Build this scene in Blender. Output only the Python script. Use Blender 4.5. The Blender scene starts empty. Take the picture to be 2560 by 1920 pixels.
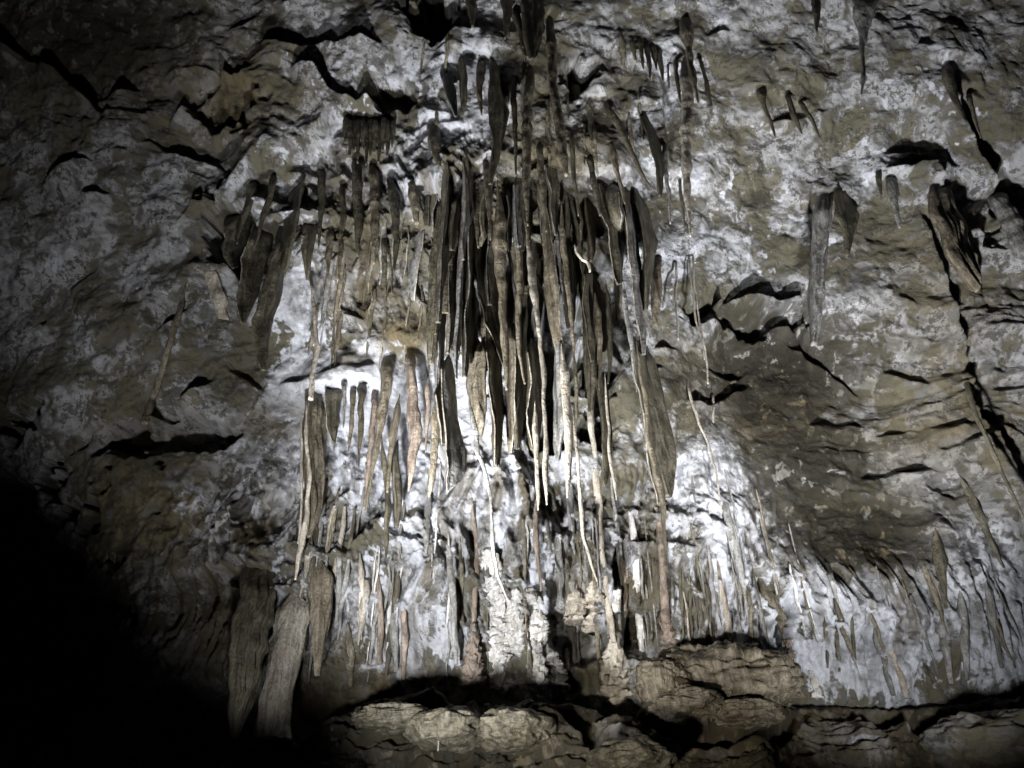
import bpy, math, random
import numpy as np

# ------------------------------------------------------------------ camera, world, lamps, exposure
scene = bpy.context.scene
F = 1991.0                      # focal length in photograph pixels (2560 wide)
PITCH = math.radians(37.4)
cam_d = bpy.data.cameras.new('camera'); cam_d.sensor_width = 36.0
cam_d.lens = 36.0 * F / 2560.0; cam_d.clip_start = 0.05; cam_d.clip_end = 400
cam = bpy.data.objects.new('camera', cam_d); scene.collection.objects.link(cam)
cam.location = (0, 0, 0); cam.rotation_euler = (math.radians(90) + PITCH, 0, 0)
scene.camera = cam

world = bpy.data.worlds.new('World'); scene.world = world; world.use_nodes = True
bg = world.node_tree.nodes['Background']
bg.inputs[0].default_value = (0.35, 0.42, 1.0, 1); bg.inputs[1].default_value = 0.004

def lamp(name, loc, target, power, color, angle, blend=0.6, size=0.12):
    d = bpy.data.lights.new(name, 'SPOT'); d.energy = power; d.color = color
    d.spot_size = math.radians(angle); d.spot_blend = blend; d.shadow_soft_size = size
    o = bpy.data.objects.new(name, d); scene.collection.objects.link(o); o.location = loc
    from mathutils import Vector
    o.rotation_euler = (Vector(target) - Vector(loc)).to_track_quat('-Z', 'Y').to_euler()
    return o
# apart from two added fills, the show-cave floodlights stand low at the foot of the ledge and shine up the wall
COOL = (0.96, 0.97, 1.0)
lamp('floodlight_main', (-1.3, 6.1, 0.95), (0.3, 7.1, 10.2), 5200, COOL, 72, 1.0, 0.15)
lamp('floodlight_front', (-1.7, 4.7, 0.40), (0.4, 9.0, 5.5), 3000, COOL, 68, 0.9, 0.18)
lamp('floodlight_right', (2.5, 5.7, 0.8), (4.6, 7.5, 9.4), 4700, COOL, 86, 1.0, 0.15)
lamp('fill_left', (-3.0, 4.6, 0.2), (-4.0, 7.8, 8.0), 1350, COOL, 62, 1.0, 0.18)  # unseen fill, added to lift the dim left wall
lamp('floodlight_foot', (-2.3, 7.1, 1.30), (-2.7, 8.6, 4.6), 150, COOL, 76, 0.9, 0.12)
lamp('floodlight_foot', (3.2, 6.3, 1.1), (4.2, 8.9, 4.9), 520, COOL, 88, 0.8, 0.12)
lamp('fill_columns', (-1.2, 1.2, -0.9), (1.15, 7.8, 2.25), 2000, (1.0, 0.94, 0.85), 25, 1.0, 0.15)  # unseen fill near the viewer, added to light the column feet
vs = scene.view_settings
vs.view_transform = 'Standard'; vs.look = 'None'; vs.exposure = 0.0; vs.gamma = 1.0; vs.use_curve_mapping = False
scene.render.filter_size = 1.6; scene.cycles.use_denoising = True
scene.cycles.max_bounces = 3; scene.cycles.diffuse_bounces = 2; scene.cycles.glossy_bounces = 1

# ------------------------------------------------------------------ maths helpers
rng = np.random.RandomState(7)
_perm = np.tile(rng.permutation(256), 3).astype(np.int32)
_g = rng.normal(size=(256, 3)).astype(np.float32); _g /= np.linalg.norm(_g, axis=1)[:, None]

def perlin(P):
    P = np.asarray(P, np.float32); sh = P.shape[:-1]; P = P.reshape(-1, 3)
    i = np.floor(P).astype(np.int32); f = P - i; i &= 255
    w = f * f * f * (f * (f * 6 - 15) + 10)
    out = np.zeros(len(P), np.float32)
    for dx in (0, 1):
        a = _perm[i[:, 0] + dx]; wx = w[:, 0] if dx else 1 - w[:, 0]
        for dy in (0, 1):
            b = _perm[a + i[:, 1] + dy]; wy = w[:, 1] if dy else 1 - w[:, 1]
            for dz in (0, 1):
                g = _g[_perm[b + i[:, 2] + dz]]; wz = w[:, 2] if dz else 1 - w[:, 2]
                out += wx * wy * wz * (g[:, 0]*(f[:, 0]-dx) + g[:, 1]*(f[:, 1]-dy) + g[:, 2]*(f[:, 2]-dz))
    return (out * 1.6).reshape(sh)

def fbm(P, octaves=4, gain=0.5, lac=2.03, kind='n'):
    P = np.asarray(P, np.float32); a = 1.0; s = np.zeros(P.shape[:-1], np.float32); q = P.copy()
    for k in range(octaves):
        n = perlin(q + 17.3 * k)
        if kind == 'r': n = 1 - 2 * np.abs(n)         # ridged
        elif kind == 'b': n = 2 * np.abs(n) - 0.6     # billowy lumps
        s += a * n; a *= gain; q = q * lac
    return s

def sstep(a, b, x):
    t = np.clip((x - a) / (b - a), 0, 1); return t * t * (3 - 2 * t)

CP, SP = math.cos(PITCH), math.sin(PITCH)
def ray(u, v):
    u = np.asarray(u, float); v = np.asarray(v, float)
    a = (u - 1280) / F; b = (v - 960) / F
    return np.stack([a, CP + SP * b, SP - CP * b], -1)
def at(u, v, y):                                # the point on a sight line that stands y metres in front
    d = ray(u, v); return d * (np.asarray(y, float) / d[..., 1])[..., None]
def proj(P):
    w = P[..., 1] * CP + P[..., 2] * SP; up = -P[..., 1] * SP + P[..., 2] * CP
    return 1280 + F * P[..., 0] / w, 960 - F * up / w
Z0, Y0, KA, KB = 2.5, 9.5, 0.20, 0.018          # the wall's lean: y = Y0 - KA (z-Z0) - KB (z-Z0)^2
def base_wall(u, v):
    d = ray(u, v); r = d[..., 2] / d[..., 1]    # z = r y
    A = KB * r * r; B = 1 + KA * r - 2 * KB * Z0 * r; C = -(Y0 + KA * Z0 - KB * Z0 * Z0)
    # keep the part below Z0 straight
    y = (-B + np.sqrt(B * B - 4 * A * C)) / (2 * A + 1e-9)
    z = r * y
    y2 = (Y0 + KA * Z0) / (1 + KA * r)
    y = np.where(z < Z0, y2, y)
    return d * (y / d[..., 1])[..., None]

# ------------------------------------------------------------------ mesh helpers
COL = scene.collection
def mesh_from_grid(name, P, close_u=False, cap=False):
    H, W = P.shape[:2]
    idx = np.arange(H * W).reshape(H, W)
    if close_u:
        a = idx; b = np.roll(idx, -1, axis=1)
        quads = np.stack([a[:-1], b[:-1], b[1:], a[1:]], -1).reshape(-1, 4)
    else:
        quads = np.stack([idx[:-1, :-1], idx[:-1, 1:], idx[1:, 1:], idx[1:, :-1]], -1).reshape(-1, 4)
    me = bpy.data.meshes.new(name)
    me.vertices.add(H * W); me.vertices.foreach_set('co', P.reshape(-1).astype(np.float32))
    n = len(quads)
    loops = quads.reshape(-1); starts = np.arange(n) * 4
    if cap and close_u:
        loops = np.concatenate([loops, idx[0][::-1], idx[-1]]); starts = np.concatenate([starts, [4 * n, 4 * n + W]])
    me.loops.add(len(loops)); me.polygons.add(len(starts))
    me.loops.foreach_set('vertex_index', loops.astype(np.int32))
    me.polygons.foreach_set('loop_start', starts.astype(np.int32))
    me.update(calc_edges=True); me.validate()
    me.polygons.foreach_set('use_smooth', np.ones(len(me.polygons), bool))
    return me
def grain(me, P):
    """mottling noise stored with the mesh: two blotch scales, vertical streaks, large patches"""
    P = np.asarray(P, np.float32); w = 0.12 * np.stack([perlin(P * 3.1 + 5), perlin(P * 3.1 + 25), perlin(P * 3.1 + 45)], -1); q = P + w
    n = lambda x: 0.5 + 0.36 * x
    a = n(fbm(q * 3.4 + 11, 5, 0.68)); b = n(fbm(q * 5.6 + 71, 5, 0.70)); c = n(fbm(np.stack([q[..., 0] * 8, q[..., 1] * 8, q[..., 2] * 0.6], -1) + 3, 4, 0.62)); d = n(1.25 * fbm(q * 1.25 + 33, 4, 0.55))
    ca = me.color_attributes.new('grain', 'FLOAT_COLOR', 'POINT')
    ca.data.foreach_set('color', np.stack([a, b, c, d], -1).astype(np.float32).reshape(-1))
def link(name, data, parent=None, mat=None, loc=None):
    o = bpy.data.objects.new(name, data); COL.objects.link(o)
    if parent is not None: o.parent = parent
    if mat is not None: data.materials.clear(); data.materials.append(mat)
    if loc is not None: o.location = loc
    return o
def tag(o, label=None, cat=None, group=None, kind=None):
    if label: o['label'] = label
    if cat: o['category'] = cat
    if group: o['group'] = group
    if kind: o['kind'] = kind
    return o

# ------------------------------------------------------------------ materials
def nodes_of(name):
    m = bpy.data.materials.new(name); m.use_nodes = True; nt = m.node_tree
    b = nt.nodes['Principled BSDF']; return m, nt, b
class NT:
    def __init__(s, nt): s.nt = nt; s.l = nt.links
    def n(s, t, **kw):
        x = s.nt.nodes.new(t)
        for k, v in kw.items(): setattr(x, k, v)
        return x
    def put(s, sock, v):
        if hasattr(v, 'is_output'): s.l.new(v, sock)
        else: sock.default_value = v
    def noise(s, vec, scale, detail=6, rough=0.6, dist=0.0):
        x = s.n('ShaderNodeTexNoise'); s.put(x.inputs['Vector'], vec)
        x.inputs['Scale'].default_value = scale; x.inputs['Detail'].default_value = detail
        x.inputs['Roughness'].default_value = rough; x.inputs['Distortion'].default_value = dist
        return x.outputs['Fac']
    def ramp(s, v, a, b, lo=0.0, hi=1.0):
        x = s.n('ShaderNodeMapRange', interpolation_type='SMOOTHSTEP'); s.put(x.inputs[0], v)
        for k, q in zip((1, 2, 3, 4), (a, b, lo, hi)): s.put(x.inputs[k], q)
        return x.outputs[0]
    def math(s, op, a, b=0.0):
        x = s.n('ShaderNodeMath', operation=op); s.put(x.inputs[0], a); s.put(x.inputs[1], b); return x.outputs[0]
    def mix(s, f, a, b):
        x = s.n('ShaderNodeMix', data_type='RGBA'); s.put(x.inputs[0], f); s.put(x.inputs[6], a); s.put(x.inputs[7], b)
        return x.outputs[2]
    def mul(s, f, a, b):
        x = s.n('ShaderNodeMix', data_type='RGBA', blend_type='MULTIPLY'); s.put(x.inputs[0], f); s.put(x.inputs[6], a); s.put(x.inputs[7], b)
        return x.outputs[2]
    def scale(s, vec, sx, sy, sz):
        x = s.n('ShaderNodeMapping'); s.put(x.inputs['Vector'], vec); x.inputs['Scale'].default_value = (sx, sy, sz); return x.outputs[0]
    def bump(s, h, strength, dist, prev=None):
        x = s.n('ShaderNodeBump'); s.put(x.inputs['Height'], h); x.inputs['Strength'].default_value = strength
        x.inputs['Distance'].default_value = dist
        if prev is not None: s.l.new(prev, x.inputs['Normal'])
        return x.outputs[0]
def rgb(r, g, b): return (r, g, b, 1.0)

def rock_material(name):
    m, nt, b = nodes_of(name); N = NT(nt)
    co = N.n('ShaderNodeTexCoord').outputs['Object']
    at_ = N.n('ShaderNodeAttribute', attribute_name='stain_shade')
    sep = N.n('ShaderNodeSeparateColor'); nt.links.new(at_.outputs['Color'], sep.inputs[0])
    calc, brown, dark, retic = sep.outputs[0], sep.outputs[1], sep.outputs[2], at_.outputs['Alpha']
    ag = N.n('ShaderNodeAttribute', attribute_name='grain')
    sg = N.n('ShaderNodeSeparateColor'); nt.links.new(ag.outputs['Color'], sg.inputs[0])
    mid, mid2, streak, big = sg.outputs[0], sg.outputs[1], sg.outputs[2], ag.outputs['Alpha']
    fine = N.noise(co, 20, 6, 0.82)
    col = N.mix(N.ramp(N.math('ADD', N.math('MULTIPLY', mid, 0.6), N.math('MULTIPLY', big, 0.4)), 0.38, 0.60), rgb(0.150, 0.146, 0.134), rgb(0.48, 0.482, 0.49))
    col = N.mix(N.math('MULTIPLY', N.ramp(N.math('ADD', N.math('MULTIPLY', mid2, 0.5), N.math('MULTIPLY', N.math('SUBTRACT', 1.0, big), 0.5)), 0.49, 0.58), 0.75), col, rgb(0.135, 0.121, 0.076))     # ochre mottling
    w = N.math('ADD', N.math('ADD', calc, N.math('MULTIPLY', N.math('SUBTRACT', big, 0.5), 0.65)), N.math('MULTIPLY', N.math('SUBTRACT', mid2, 0.5), 0.65))
    w = N.math('ADD', w, N.math('MULTIPLY', N.math('SUBTRACT', streak, 0.5), 0.5))
    col = N.mix(N.ramp(w, 0.43, 0.58), col, N.mix(N.ramp(fine, 0.3, 0.7), rgb(0.52, 0.535, 0.575), rgb(0.78, 0.795, 0.84)))
    # net of white calcite veins round dark pits
    vo = N.n('ShaderNodeTexVoronoi', feature='DISTANCE_TO_EDGE'); warp = N.n('ShaderNodeVectorMath', operation='ADD')
    wn = N.n('ShaderNodeTexNoise'); nt.links.new(co, wn.inputs['Vector']); wn.inputs['Scale'].default_value = 4.0; wn.inputs['Detail'].default_value = 2
    sc = N.n('ShaderNodeVectorMath', operation='SCALE'); nt.links.new(wn.outputs['Color'], sc.inputs[0]); sc.inputs['Scale'].default_value = 0.42
    nt.links.new(co, warp.inputs[0]); nt.links.new(sc.outputs[0], warp.inputs[1])
    nt.links.new(N.scale(warp.outputs[0], 4.2, 4.2, 3.0), vo.inputs['Vector']); vo.inputs['Scale'].default_value = 1.0
    cell = N.ramp(N.math('ADD', vo.outputs['Distance'], N.math('MULTIPLY', N.math('SUBTRACT', mid, 0.5), 0.35)), 0.06, 0.20)
    col = N.mix(N.math('MULTIPLY', retic, 0.92), col, N.mix(cell, rgb(0.78, 0.79, 0.83), rgb(0.105, 0.103, 0.112)))
    bf = N.math('MULTIPLY', brown, N.ramp(N.math('ADD', mid, N.math('MULTIPLY', big, 0.4)), 0.38, 0.66))
    col = N.mix(bf, col, N.mix(streak, rgb(0.062, 0.050, 0.026), rgb(0.20, 0.162, 0.098)))
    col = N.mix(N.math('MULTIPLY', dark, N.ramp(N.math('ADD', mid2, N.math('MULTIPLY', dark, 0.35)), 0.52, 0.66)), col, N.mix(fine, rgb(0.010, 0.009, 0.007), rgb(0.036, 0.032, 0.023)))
    col = N.mix(N.math('MULTIPLY', N.ramp(calc, 0.45, 0.9, 1.0, 0.45), N.ramp(N.math('ADD', N.math('MULTIPLY', fine, 0.6), N.math('MULTIPLY', mid, 0.4)), 0.525, 0.60, 0.0, 0.8)), col, rgb(0.06, 0.054, 0.04))      # dark specks
    nt.links.new(col, b.inputs['Base Color'])
    nt.links.new(N.ramp(mid, 0.35, 0.65, 0.45, 0.75), b.inputs['Roughness']); b.inputs['Specular IOR Level'].default_value = 0.12
    n1 = N.bump(fine, 1.0, 0.05)
    nt.links.new(n1, b.inputs['Normal'])
    return m

def drip_material(name, lo, hi, tint, rough=0.45, pebble=0.5):
    m, nt, b = nodes_of(name); N = NT(nt)
    co0 = N.n('ShaderNodeTexCoord').outputs['Object']
    oi = N.n('ShaderNodeObjectInfo')
    add = N.n('ShaderNodeVectorMath', operation='ADD'); nt.links.new(co0, add.inputs[0])
    sc = N.n('ShaderNodeVectorMath', operation='SCALE'); sc.inputs[0].default_value = (37.0, 19.0, 53.0); nt.links.new(oi.outputs['Random'], sc.inputs['Scale'])
    nt.links.new(sc.outputs[0], add.inputs[1]); co = add.outputs[0]
    streak = N.noise(N.scale(co, 11, 11, 2.2), 1.0, 4, 0.7, 0.6); mid = N.noise(co, 4.5, 4, 0.68); fine = N.noise(co, 34, 3, 0.7)
    col = N.mix(N.ramp(streak, 0.36, 0.64), lo, hi)
    col = N.mix(N.math('MULTIPLY', N.ramp(mid, 0.48, 0.72), 0.65), col, tint)
    col = N.mul(N.ramp(fine, 0.45, 0.72, 0.0, 0.6), col, rgb(0.45, 0.42, 0.38))
    shade = N.n('ShaderNodeMapRange'); nt.links.new(oi.outputs['Random'], shade.inputs[0]); shade.inputs[3].default_value = 0.80; shade.inputs[4].default_value = 1.18
    hs = N.n('ShaderNodeHueSaturation'); nt.links.new(col, hs.inputs['Color']); nt.links.new(shade.outputs[0], hs.inputs['Value'])
    nt.links.new(hs.outputs[0], b.inputs['Base Color'])
    b.inputs['Roughness'].default_value = rough; b.inputs['Specular IOR Level'].default_value = 0.2
    n1 = N.bump(N.math('ADD', streak, N.math('MULTIPLY', mid, 0.8)), 0.9, 0.05)
    n2 = N.bump(fine, pebble, 0.018, n1)
    nt.links.new(n2, b.inputs['Normal'])
    return m
M_ROCK = rock_material('cave_rock')
M = {
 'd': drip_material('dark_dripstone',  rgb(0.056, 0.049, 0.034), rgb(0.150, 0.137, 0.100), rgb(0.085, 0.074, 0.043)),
 'b': drip_material('brown_dripstone', rgb(0.095, 0.081, 0.056), rgb(0.245, 0.213, 0.160), rgb(0.145, 0.114, 0.072)),
 'r': drip_material('russet_dripstone', rgb(0.130, 0.103, 0.080), rgb(0.32, 0.262, 0.212), rgb(0.220, 0.165, 0.125)),
 'g': drip_material('grey_dripstone',  rgb(0.13, 0.126, 0.115), rgb(0.32, 0.315, 0.30), rgb(0.17, 0.156, 0.120)),
 'w': drip_material('white_dripstone', rgb(0.36, 0.345, 0.31), rgb(0.74, 0.73, 0.71), rgb(0.46, 0.42, 0.35), 0.5, 0.8),
 'p': drip_material('pale_dripstone',  rgb(0.25, 0.225, 0.18), rgb(0.52, 0.475, 0.40), rgb(0.36, 0.29, 0.22)),
}
def pts(s): return np.array([[float(c) for c in p.split(',')] for p in s.split()])

# ------------------------------------------------------------------ the cave wall
US = np.arange(-800, 2925, 3.6); VS = np.arange(-330, 2010, 3.25)
U, V = np.meshgrid(US, VS)
PB = base_wall(U, V)
T = np.zeros_like(U)
slope = KA + 2 * KB * np.maximum(PB[..., 2] - Z0, 0)
NB = np.stack([0 * U, -1 / np.sqrt(1 + slope**2), -slope / np.sqrt(1 + slope**2)], -1)
P32 = PB.astype(np.float32)
warp = np.stack([perlin(P32 * 0.9 + 3), perlin(P32 * 0.9 + 40), perlin(P32 * 0.9 + 80)], -1)
Q = P32 + 0.35 * warp
H = 0.30 * fbm(P32 * 0.33 + 5, 3)
H += 0.10 * fbm(P32 * 1.05 + 0.12 * warp + 9, 4, 0.48)
H += 0.034 * fbm(P32 * 2.3 + 31, 3, 0.5, kind='b')
H += 0.013 * fbm(Q * 7.0, 3, 0.65)
def blob(u, v, ru, rv, p=1.0):
    d = ((U - u) / ru) ** 2 + ((V - v) / rv) ** 2
    return np.exp(-d ** p)
# vertical flowstone fluting in the lower middle of the wall
flute = np.clip(blob(1250, 1400, 720, 330, 2) + 0.8 * blob(2150, 1560, 420, 170, 2) + 0.6 * blob(1000, 600, 330, 330, 2) + 0.5*blob(650,1500,300,300,2), 0, 1)
FQ = np.stack([Q[..., 0], Q[..., 1], Q[..., 2] * 0.13], -1)
H += flute * (0.20 * fbm(FQ * 2.0 + 4, 2, kind='r') + 0.13 * fbm(FQ * 5.0, 3, 0.6, kind='r') - 0.08)
# broken horizontal bedding on the right
bed = np.clip(blob(2400, 1050, 420, 330, 2) + 0.5 * blob(400, 300, 500, 300, 2), 0, 1)
BQ = np.stack([Q[..., 0] * 0.45, Q[..., 1], Q[..., 2] * 1.9 + Q[..., 0] * 0.25], -1)
H += bed * 0.10 * fbm(BQ * 1.2, 3, 0.5, kind='r')
wig = 14 * perlin(np.stack([P32[..., 0] * 1.7, 0 * P32[..., 0] + 2, P32[..., 2] * 0.6], -1)) + 6 * perlin(np.stack([P32[..., 0] * 6, 0 * P32[..., 0] + 7, P32[..., 2]], -1))
def lip(s, amp, below=60.0, above=70.0, over=False, taper=40.0, soft=7.0):
    """a rock lip along a line: rock below it stands proud, rock above is set back (over=True: the reverse, an overhang)"""
    global H
    p = pts(s); p = p[np.argsort(p[:, 0])]
    L = np.interp(US, p[:, 0], p[:, 1])[None, :] + wig
    m = (sstep(p[0, 0] - taper * .3, p[0, 0] + taper, US) * sstep(-p[-1, 0] - taper * .3, -p[-1, 0] + taper, -US))[None, :]
    dv = V - L
    k = sstep(-soft, soft, dv)
    e = k * np.exp(-np.maximum(dv, 0) / below) - (1 - k) * np.exp(np.minimum(dv, 0) / above)
    brk = 1 if over else 0.62 * np.clip(0.8 + 0.8 * perlin(np.stack([US * 0.012 + amp * 50, US * 0 + p[0, 1] * .37, US * 0], -1)), 0.15, 1.3)[None]
    H += (-1 if over else 1) * amp * m * e * brk
LIPS = [
 ('410,300 450,255 530,205 640,172', .32), ('740,175 800,190 832,245 900,272 1000,258 1012,232', .45), ('640,118 760,112 900,112 960,132', .25),
 ('1105,115 1160,78 1212,90', .25), ('1000,425 1080,440 1130,402', .10), ('1090,492 1180,486 1245,462', .10), ('690,962 760,952 800,938', .20), ('800,934 880,932 945,916', .22),
 ('1740,800 1800,748 1900,730 2000,742 2050,800', .42), ('1780,888 1850,920 1905,898', .22), ('1720,992 1800,986 1905,930', .26), ('1990,838 2080,872 2185,972', .26),
 ('2050,1040 2195,1052', .18), ('2215,922 2335,968', .24), ('2340,1122 2475,1090', .22), ('2190,1082 2460,1058', .14), ('2170,1192 2345,1168', .20), ('2200,375 2335,382', .18),
 ('2195,432 2395,418', .30), ('1385,1288 1495,1302', .16), ('1535,1358 1640,1366', .20), ('1640,1370 1725,1366', .14), ('1630,882 1705,868', .14), ('1590,932 1665,930', .14),
 ('440,562 500,505 565,470', .22), ('395,826 475,765', .24), ('300,1072 420,1022 540,945', .45), ('190,462 290,482', .16), ('360,350 480,395 570,425', .2), ('690,1392 780,1370 835,1388', .2),
 ('685,1472 790,1482', .16), ('-60,60 120,150 235,268', .4), ('70,420 180,380 250,400', .2), ('120,700 220,660', .15), ('560,905 680,1000', .15), ('2040,1345 2100,1318', .15),
 ('2420,800 2500,780', .12), ('2480,975 2580,968', .18), ('2330,1230 2440,1240', .1), ('240,240 340,205', .18), ('560,70 640,40', .15), ('1920,300 2020,290 2080,268', .16), ('1760,95 1830,80', .14)]
for s, a in LIPS: lip(s, a)
lip('980,530 1100,490 1300,445 1500,428 1600,440', .20, 330, 220, over=True, taper=140, soft=45)      # shelf the central curtain hangs from
lip('560,520 640,430 760,390 860,290 1000,290', .25, 220, 120, over=True, taper=60, soft=30)
lip('960,860 1080,870', .15, 120, 60, over=True, soft=15)
HOLES = [(1375, 830, 105, 230, 2.6), (1075, 20, 62, 75, 1.3), (1450, 195, 48, 55, .8), (590, 590, 60, 95, 1.1), (1880, 778, 130, 32, .55), (400, 1080, 150, 52, .7),
 (-190, 1560, 340, 420, 2.6), (1092, 538, 40, 30, .45), (1605, 1600, 34, 80, .8), (1950, 1620, 20, 95, .5), (1440, 1600, 80, 90, 1.0), (1500, 960, 40, 120, .8), (1290, 980, 50, 80, .6), (980, 250, 60, 30, .5),  # the largest recess, lower left, is shaped to fall dark
 (1395, 1250, 60, 90, .3), (1550, 1440, 20, 60, .5), (1330, 415, 55, 22, .3), (560, 255, 80, 60, .35), (640, 1450, 50, 30, .3), (2480, 520, 60, 70, .4)]
def ridge(s, amp, wl, wr=9.0):
    """a slanting fin of rock: a long slope on its left, a steep drop on its right"""
    global H
    p = pts(s); L = np.interp(VS, p[:, 1], p[:, 0])[:, None] + 0.8 * wig
    m = (sstep(p[0, 1] - 30, p[0, 1] + 60, VS) * sstep(-p[-1, 1] - 30, -p[-1, 1] + 60, -VS))[:, None]
    du = U - L; k = sstep(-wr, wr, du)
    H += amp * m * ((1 - k) * np.exp(np.minimum(du, 0) / wl) - 0.8 * k * np.exp(-np.maximum(du, 0) / 60))
ridge('2340,215 2440,390 2520,520 2620,700', .34, 140); ridge('2300,540 2345,700 2400,900 2440,1040 2570,1310', .20, 90)
ridge('2030,440 2036,600 2040,880', .10, 60); ridge('2330,430 2400,560 2450,720', .2, 70); ridge('1300,60 1310,330', .16, 60); ridge('1660,200 1668,420', .14, 60)
# bosses of rock that the single stalactites grow from
ROOTS = [(965, 862, 34), (1025, 852, 40), (883, 950, 14), (905, 940, 26), (936, 950, 18), (858, 940, 12), (772, 650, 8), (690, 420, 16), (640, 440, 22), (890, 380, 26), (932, 390, 22), (855, 440, 14), (975, 420, 20), (958, 560, 14), (828, 560, 18), (1208, 135, 22), (1080, 300, 30), (1286, 20, 24), (1372, 20, 24), (1328, 140, 22), (1438, 190, 24), (1475, 190, 20), (1496, 230, 16), (1706, 25, 40), (1745, 130, 10), (1713, 110, 26), (1688, 135, 12), (1698, 430, 9), (1668, 150, 8), (1898, 212, 30), (1966, 222, 13), (1992, 240, 11), (2355, 150, 32), (2418, 220, 13), (2225, 430, 26), (2195, 420, 14), (2400, 900, 16), (2395, 1180, 18), (2480, 480, 40), (1553, 1378, 22), (2338, 1320, 24), (470, 690, 10), (520, 660, 30), (1497, 431, 50), (1540, 447, 23), (1582, 455, 20), (1640, 622, 24), (1039, 545, 54), (1085, 552, 34), (1134, 537, 32), (1159, 555, 34), (1209, 550, 45), (832, 957, 40), (772, 545, 49), (790, 956, 26), (608, 512, 93), (666, 552, 52), (721, 540, 42), (751, 432, 32), (1110, 157, 24), (1146, 130, 23), (1234, 120, 24), (1126, 327, 28), (1604, 262, 24), (2093, 452, 21), (2056, 467, 32), (2340, 455, 31), (650, 1420, 100), (741, 1470, 93), (798, 1394, 68), (356, 1110, 32)]
for u, v, w in ROOTS:
    a_ = w * 0.9 + 16; j0, j1 = np.searchsorted(US, [u - 3 * a_, u + 3 * a_]); i0, i1 = np.searchsorted(VS, [v - 260, v + 45])
    du = (U[i0:i1, j0:j1] - u) / a_; dv = V[i0:i1, j0:j1] - v - 8 - 0.5 * wig[i0:i1, j0:j1]
    H[i0:i1, j0:j1] += (0.10 + 0.0026 * w) * np.exp(-du * du) * np.where(dv < 0, np.exp(dv / 75), np.exp(-(np.maximum(dv, 0) / 11) ** 2))
RAG1 = fbm(P32 * 2.2 + 90, 3, 0.55); RAG2 = fbm(P32 * 2.2 + 130, 3, 0.55)
for u, v, ru, rv, dpt in HOLES:
    q = ((U - u) / ru + 0.75 * RAG1) ** 2 + ((V - v) / rv + 0.75 * RAG2) ** 2
    H -= dpt * (1 - sstep(0.4 if ru < 200 else 0.1, 1.6, q))
H -= 0.55 * blob(1970, 920, 250, 150, 1.5) + 0.30 * blob(2120, 1250, 230, 170, 1.5)
H -= 1.0 * sstep(260, -300, U) * sstep(900, 1300, V)
# left flank swings back, right flank comes slightly forward
H -= 0.9 * sstep(700, -300, U) ** 2
PW = PB + NB * H[..., None]
# stain masks: R white calcite, G ochre/brown, B dark manganese film plus painted shade, A vein net
n1 = fbm(Q * 0.8 + 50, 3)
def msk(lst):
    a = np.zeros_like(U)
    for u, v, ru, rv, s in lst: a = np.maximum(a, s * blob(u, v, ru, rv, 1.6))
    return a
cal = 0.14 + 0.14 * n1 + msk([(1140, 330, 150, 260, .55), (760, 880, 140, 240, .62), (1120, 1130, 300, 270, .85), (960, 1050, 280, 240, .75), (1250, 1420, 420, 200, .42), (880, 1480, 260, 220, .45), (1760, 1210, 110, 130, .65), (1800, 1350, 70, 380, .75), (1830, 1450, 130, 200, .60), (2100, 1600, 320, 170, .85), (2470, 1560, 180, 200, .6),
   (2440, 1450, 150, 150, .5), (1000, 1560, 260, 180, .38), (1650, 600, 180, 180, .30), (1950, 560, 260, 150, .22), (700, 500, 120, 200, .3), (620, 1250, 150, 150, .25), (1500, 1330, 180, 120, .3), (1000, 220, 260, 120, .25), (1650, 250, 120, 200, .3), (2300, 380, 260, 260, .18)])
st1 = fbm(np.stack([Q[..., 0] * 3.2, Q[..., 1], Q[..., 2] * 0.35], -1) + 8, 3, 0.6); st2 = fbm(np.stack([Q[..., 0] * 4.5, Q[..., 1], Q[..., 2] * 0.3], -1) + 28, 3, 0.6)
cal = cal + flute * 0.45 * st1
brn = np.clip(0.10 + 0.2 * n1 + flute * np.clip(1.1 * st2, 0, .7) + msk([(1390, 415, 190, 60, .7), (1010, 848, 95, 55, 1.0), (870, 905, 90, 40, .7), (1980, 1000, 240, 190, .95), (2150, 1300, 230, 150, .8), (340, 1230, 210, 240, 1.0), (600, 250, 170, 90, .85), (900, 720, 100, 150, .6), (250, 120, 420, 190, .7), (2340, 760, 180, 220, .45), (2350, 1080, 260, 180, .6),
   (1330, 220, 60, 120, .5), (560, 1580, 150, 170, .7), (900, 1750, 250, 120, .8), (1180, 560, 140, 120, .5), (1730, 950, 80, 120, .6), (700, 1050, 100, 60, .5)]), 0, 1)
drk = np.clip(msk([(1970, 900, 270, 200, .97), (2040, 1150, 230, 200, .95), (1690, 1000, 70, 90, .6), (2150, 1330, 240, 140, .97), (2060, 1250, 90, 90, .7), (200, 60, 420, 130, .85), (1900, 790, 160, 45, .6), (380, 1150, 160, 120, .5), (1910, 480, 40, 30, .8), (2360, 1240, 90, 90, .6), (1610, 1100, 40, 120, .45), (60, 1560, 450, 420, .7), (1770, 1050, 80, 60, .5), (1180, 1380, 60, 90, .5)]) , 0, 1)  # shade of the arch, alcove and left corners is painted in too
ret = np.clip(msk([(600, 1260, 150, 130, 1.0), (1770, 1260, 110, 110, .85), (1900, 1330, 120, 90, .8), (2440, 1400, 150, 130, .9), (1480, 1500, 60, 50, .8), (2280, 1530, 120, 80, .5)]) * (0.75 + 0.6 * n1), 0, 1)
me = mesh_from_grid('cave_wall', PW)
ca = me.color_attributes.new('stain_shade', 'FLOAT_COLOR', 'POINT')
ca.data.foreach_set('color', np.stack([np.clip(cal, 0, 1), brn, drk, ret], -1).astype(np.float32).reshape(-1))
grain(me, PW)
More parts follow.
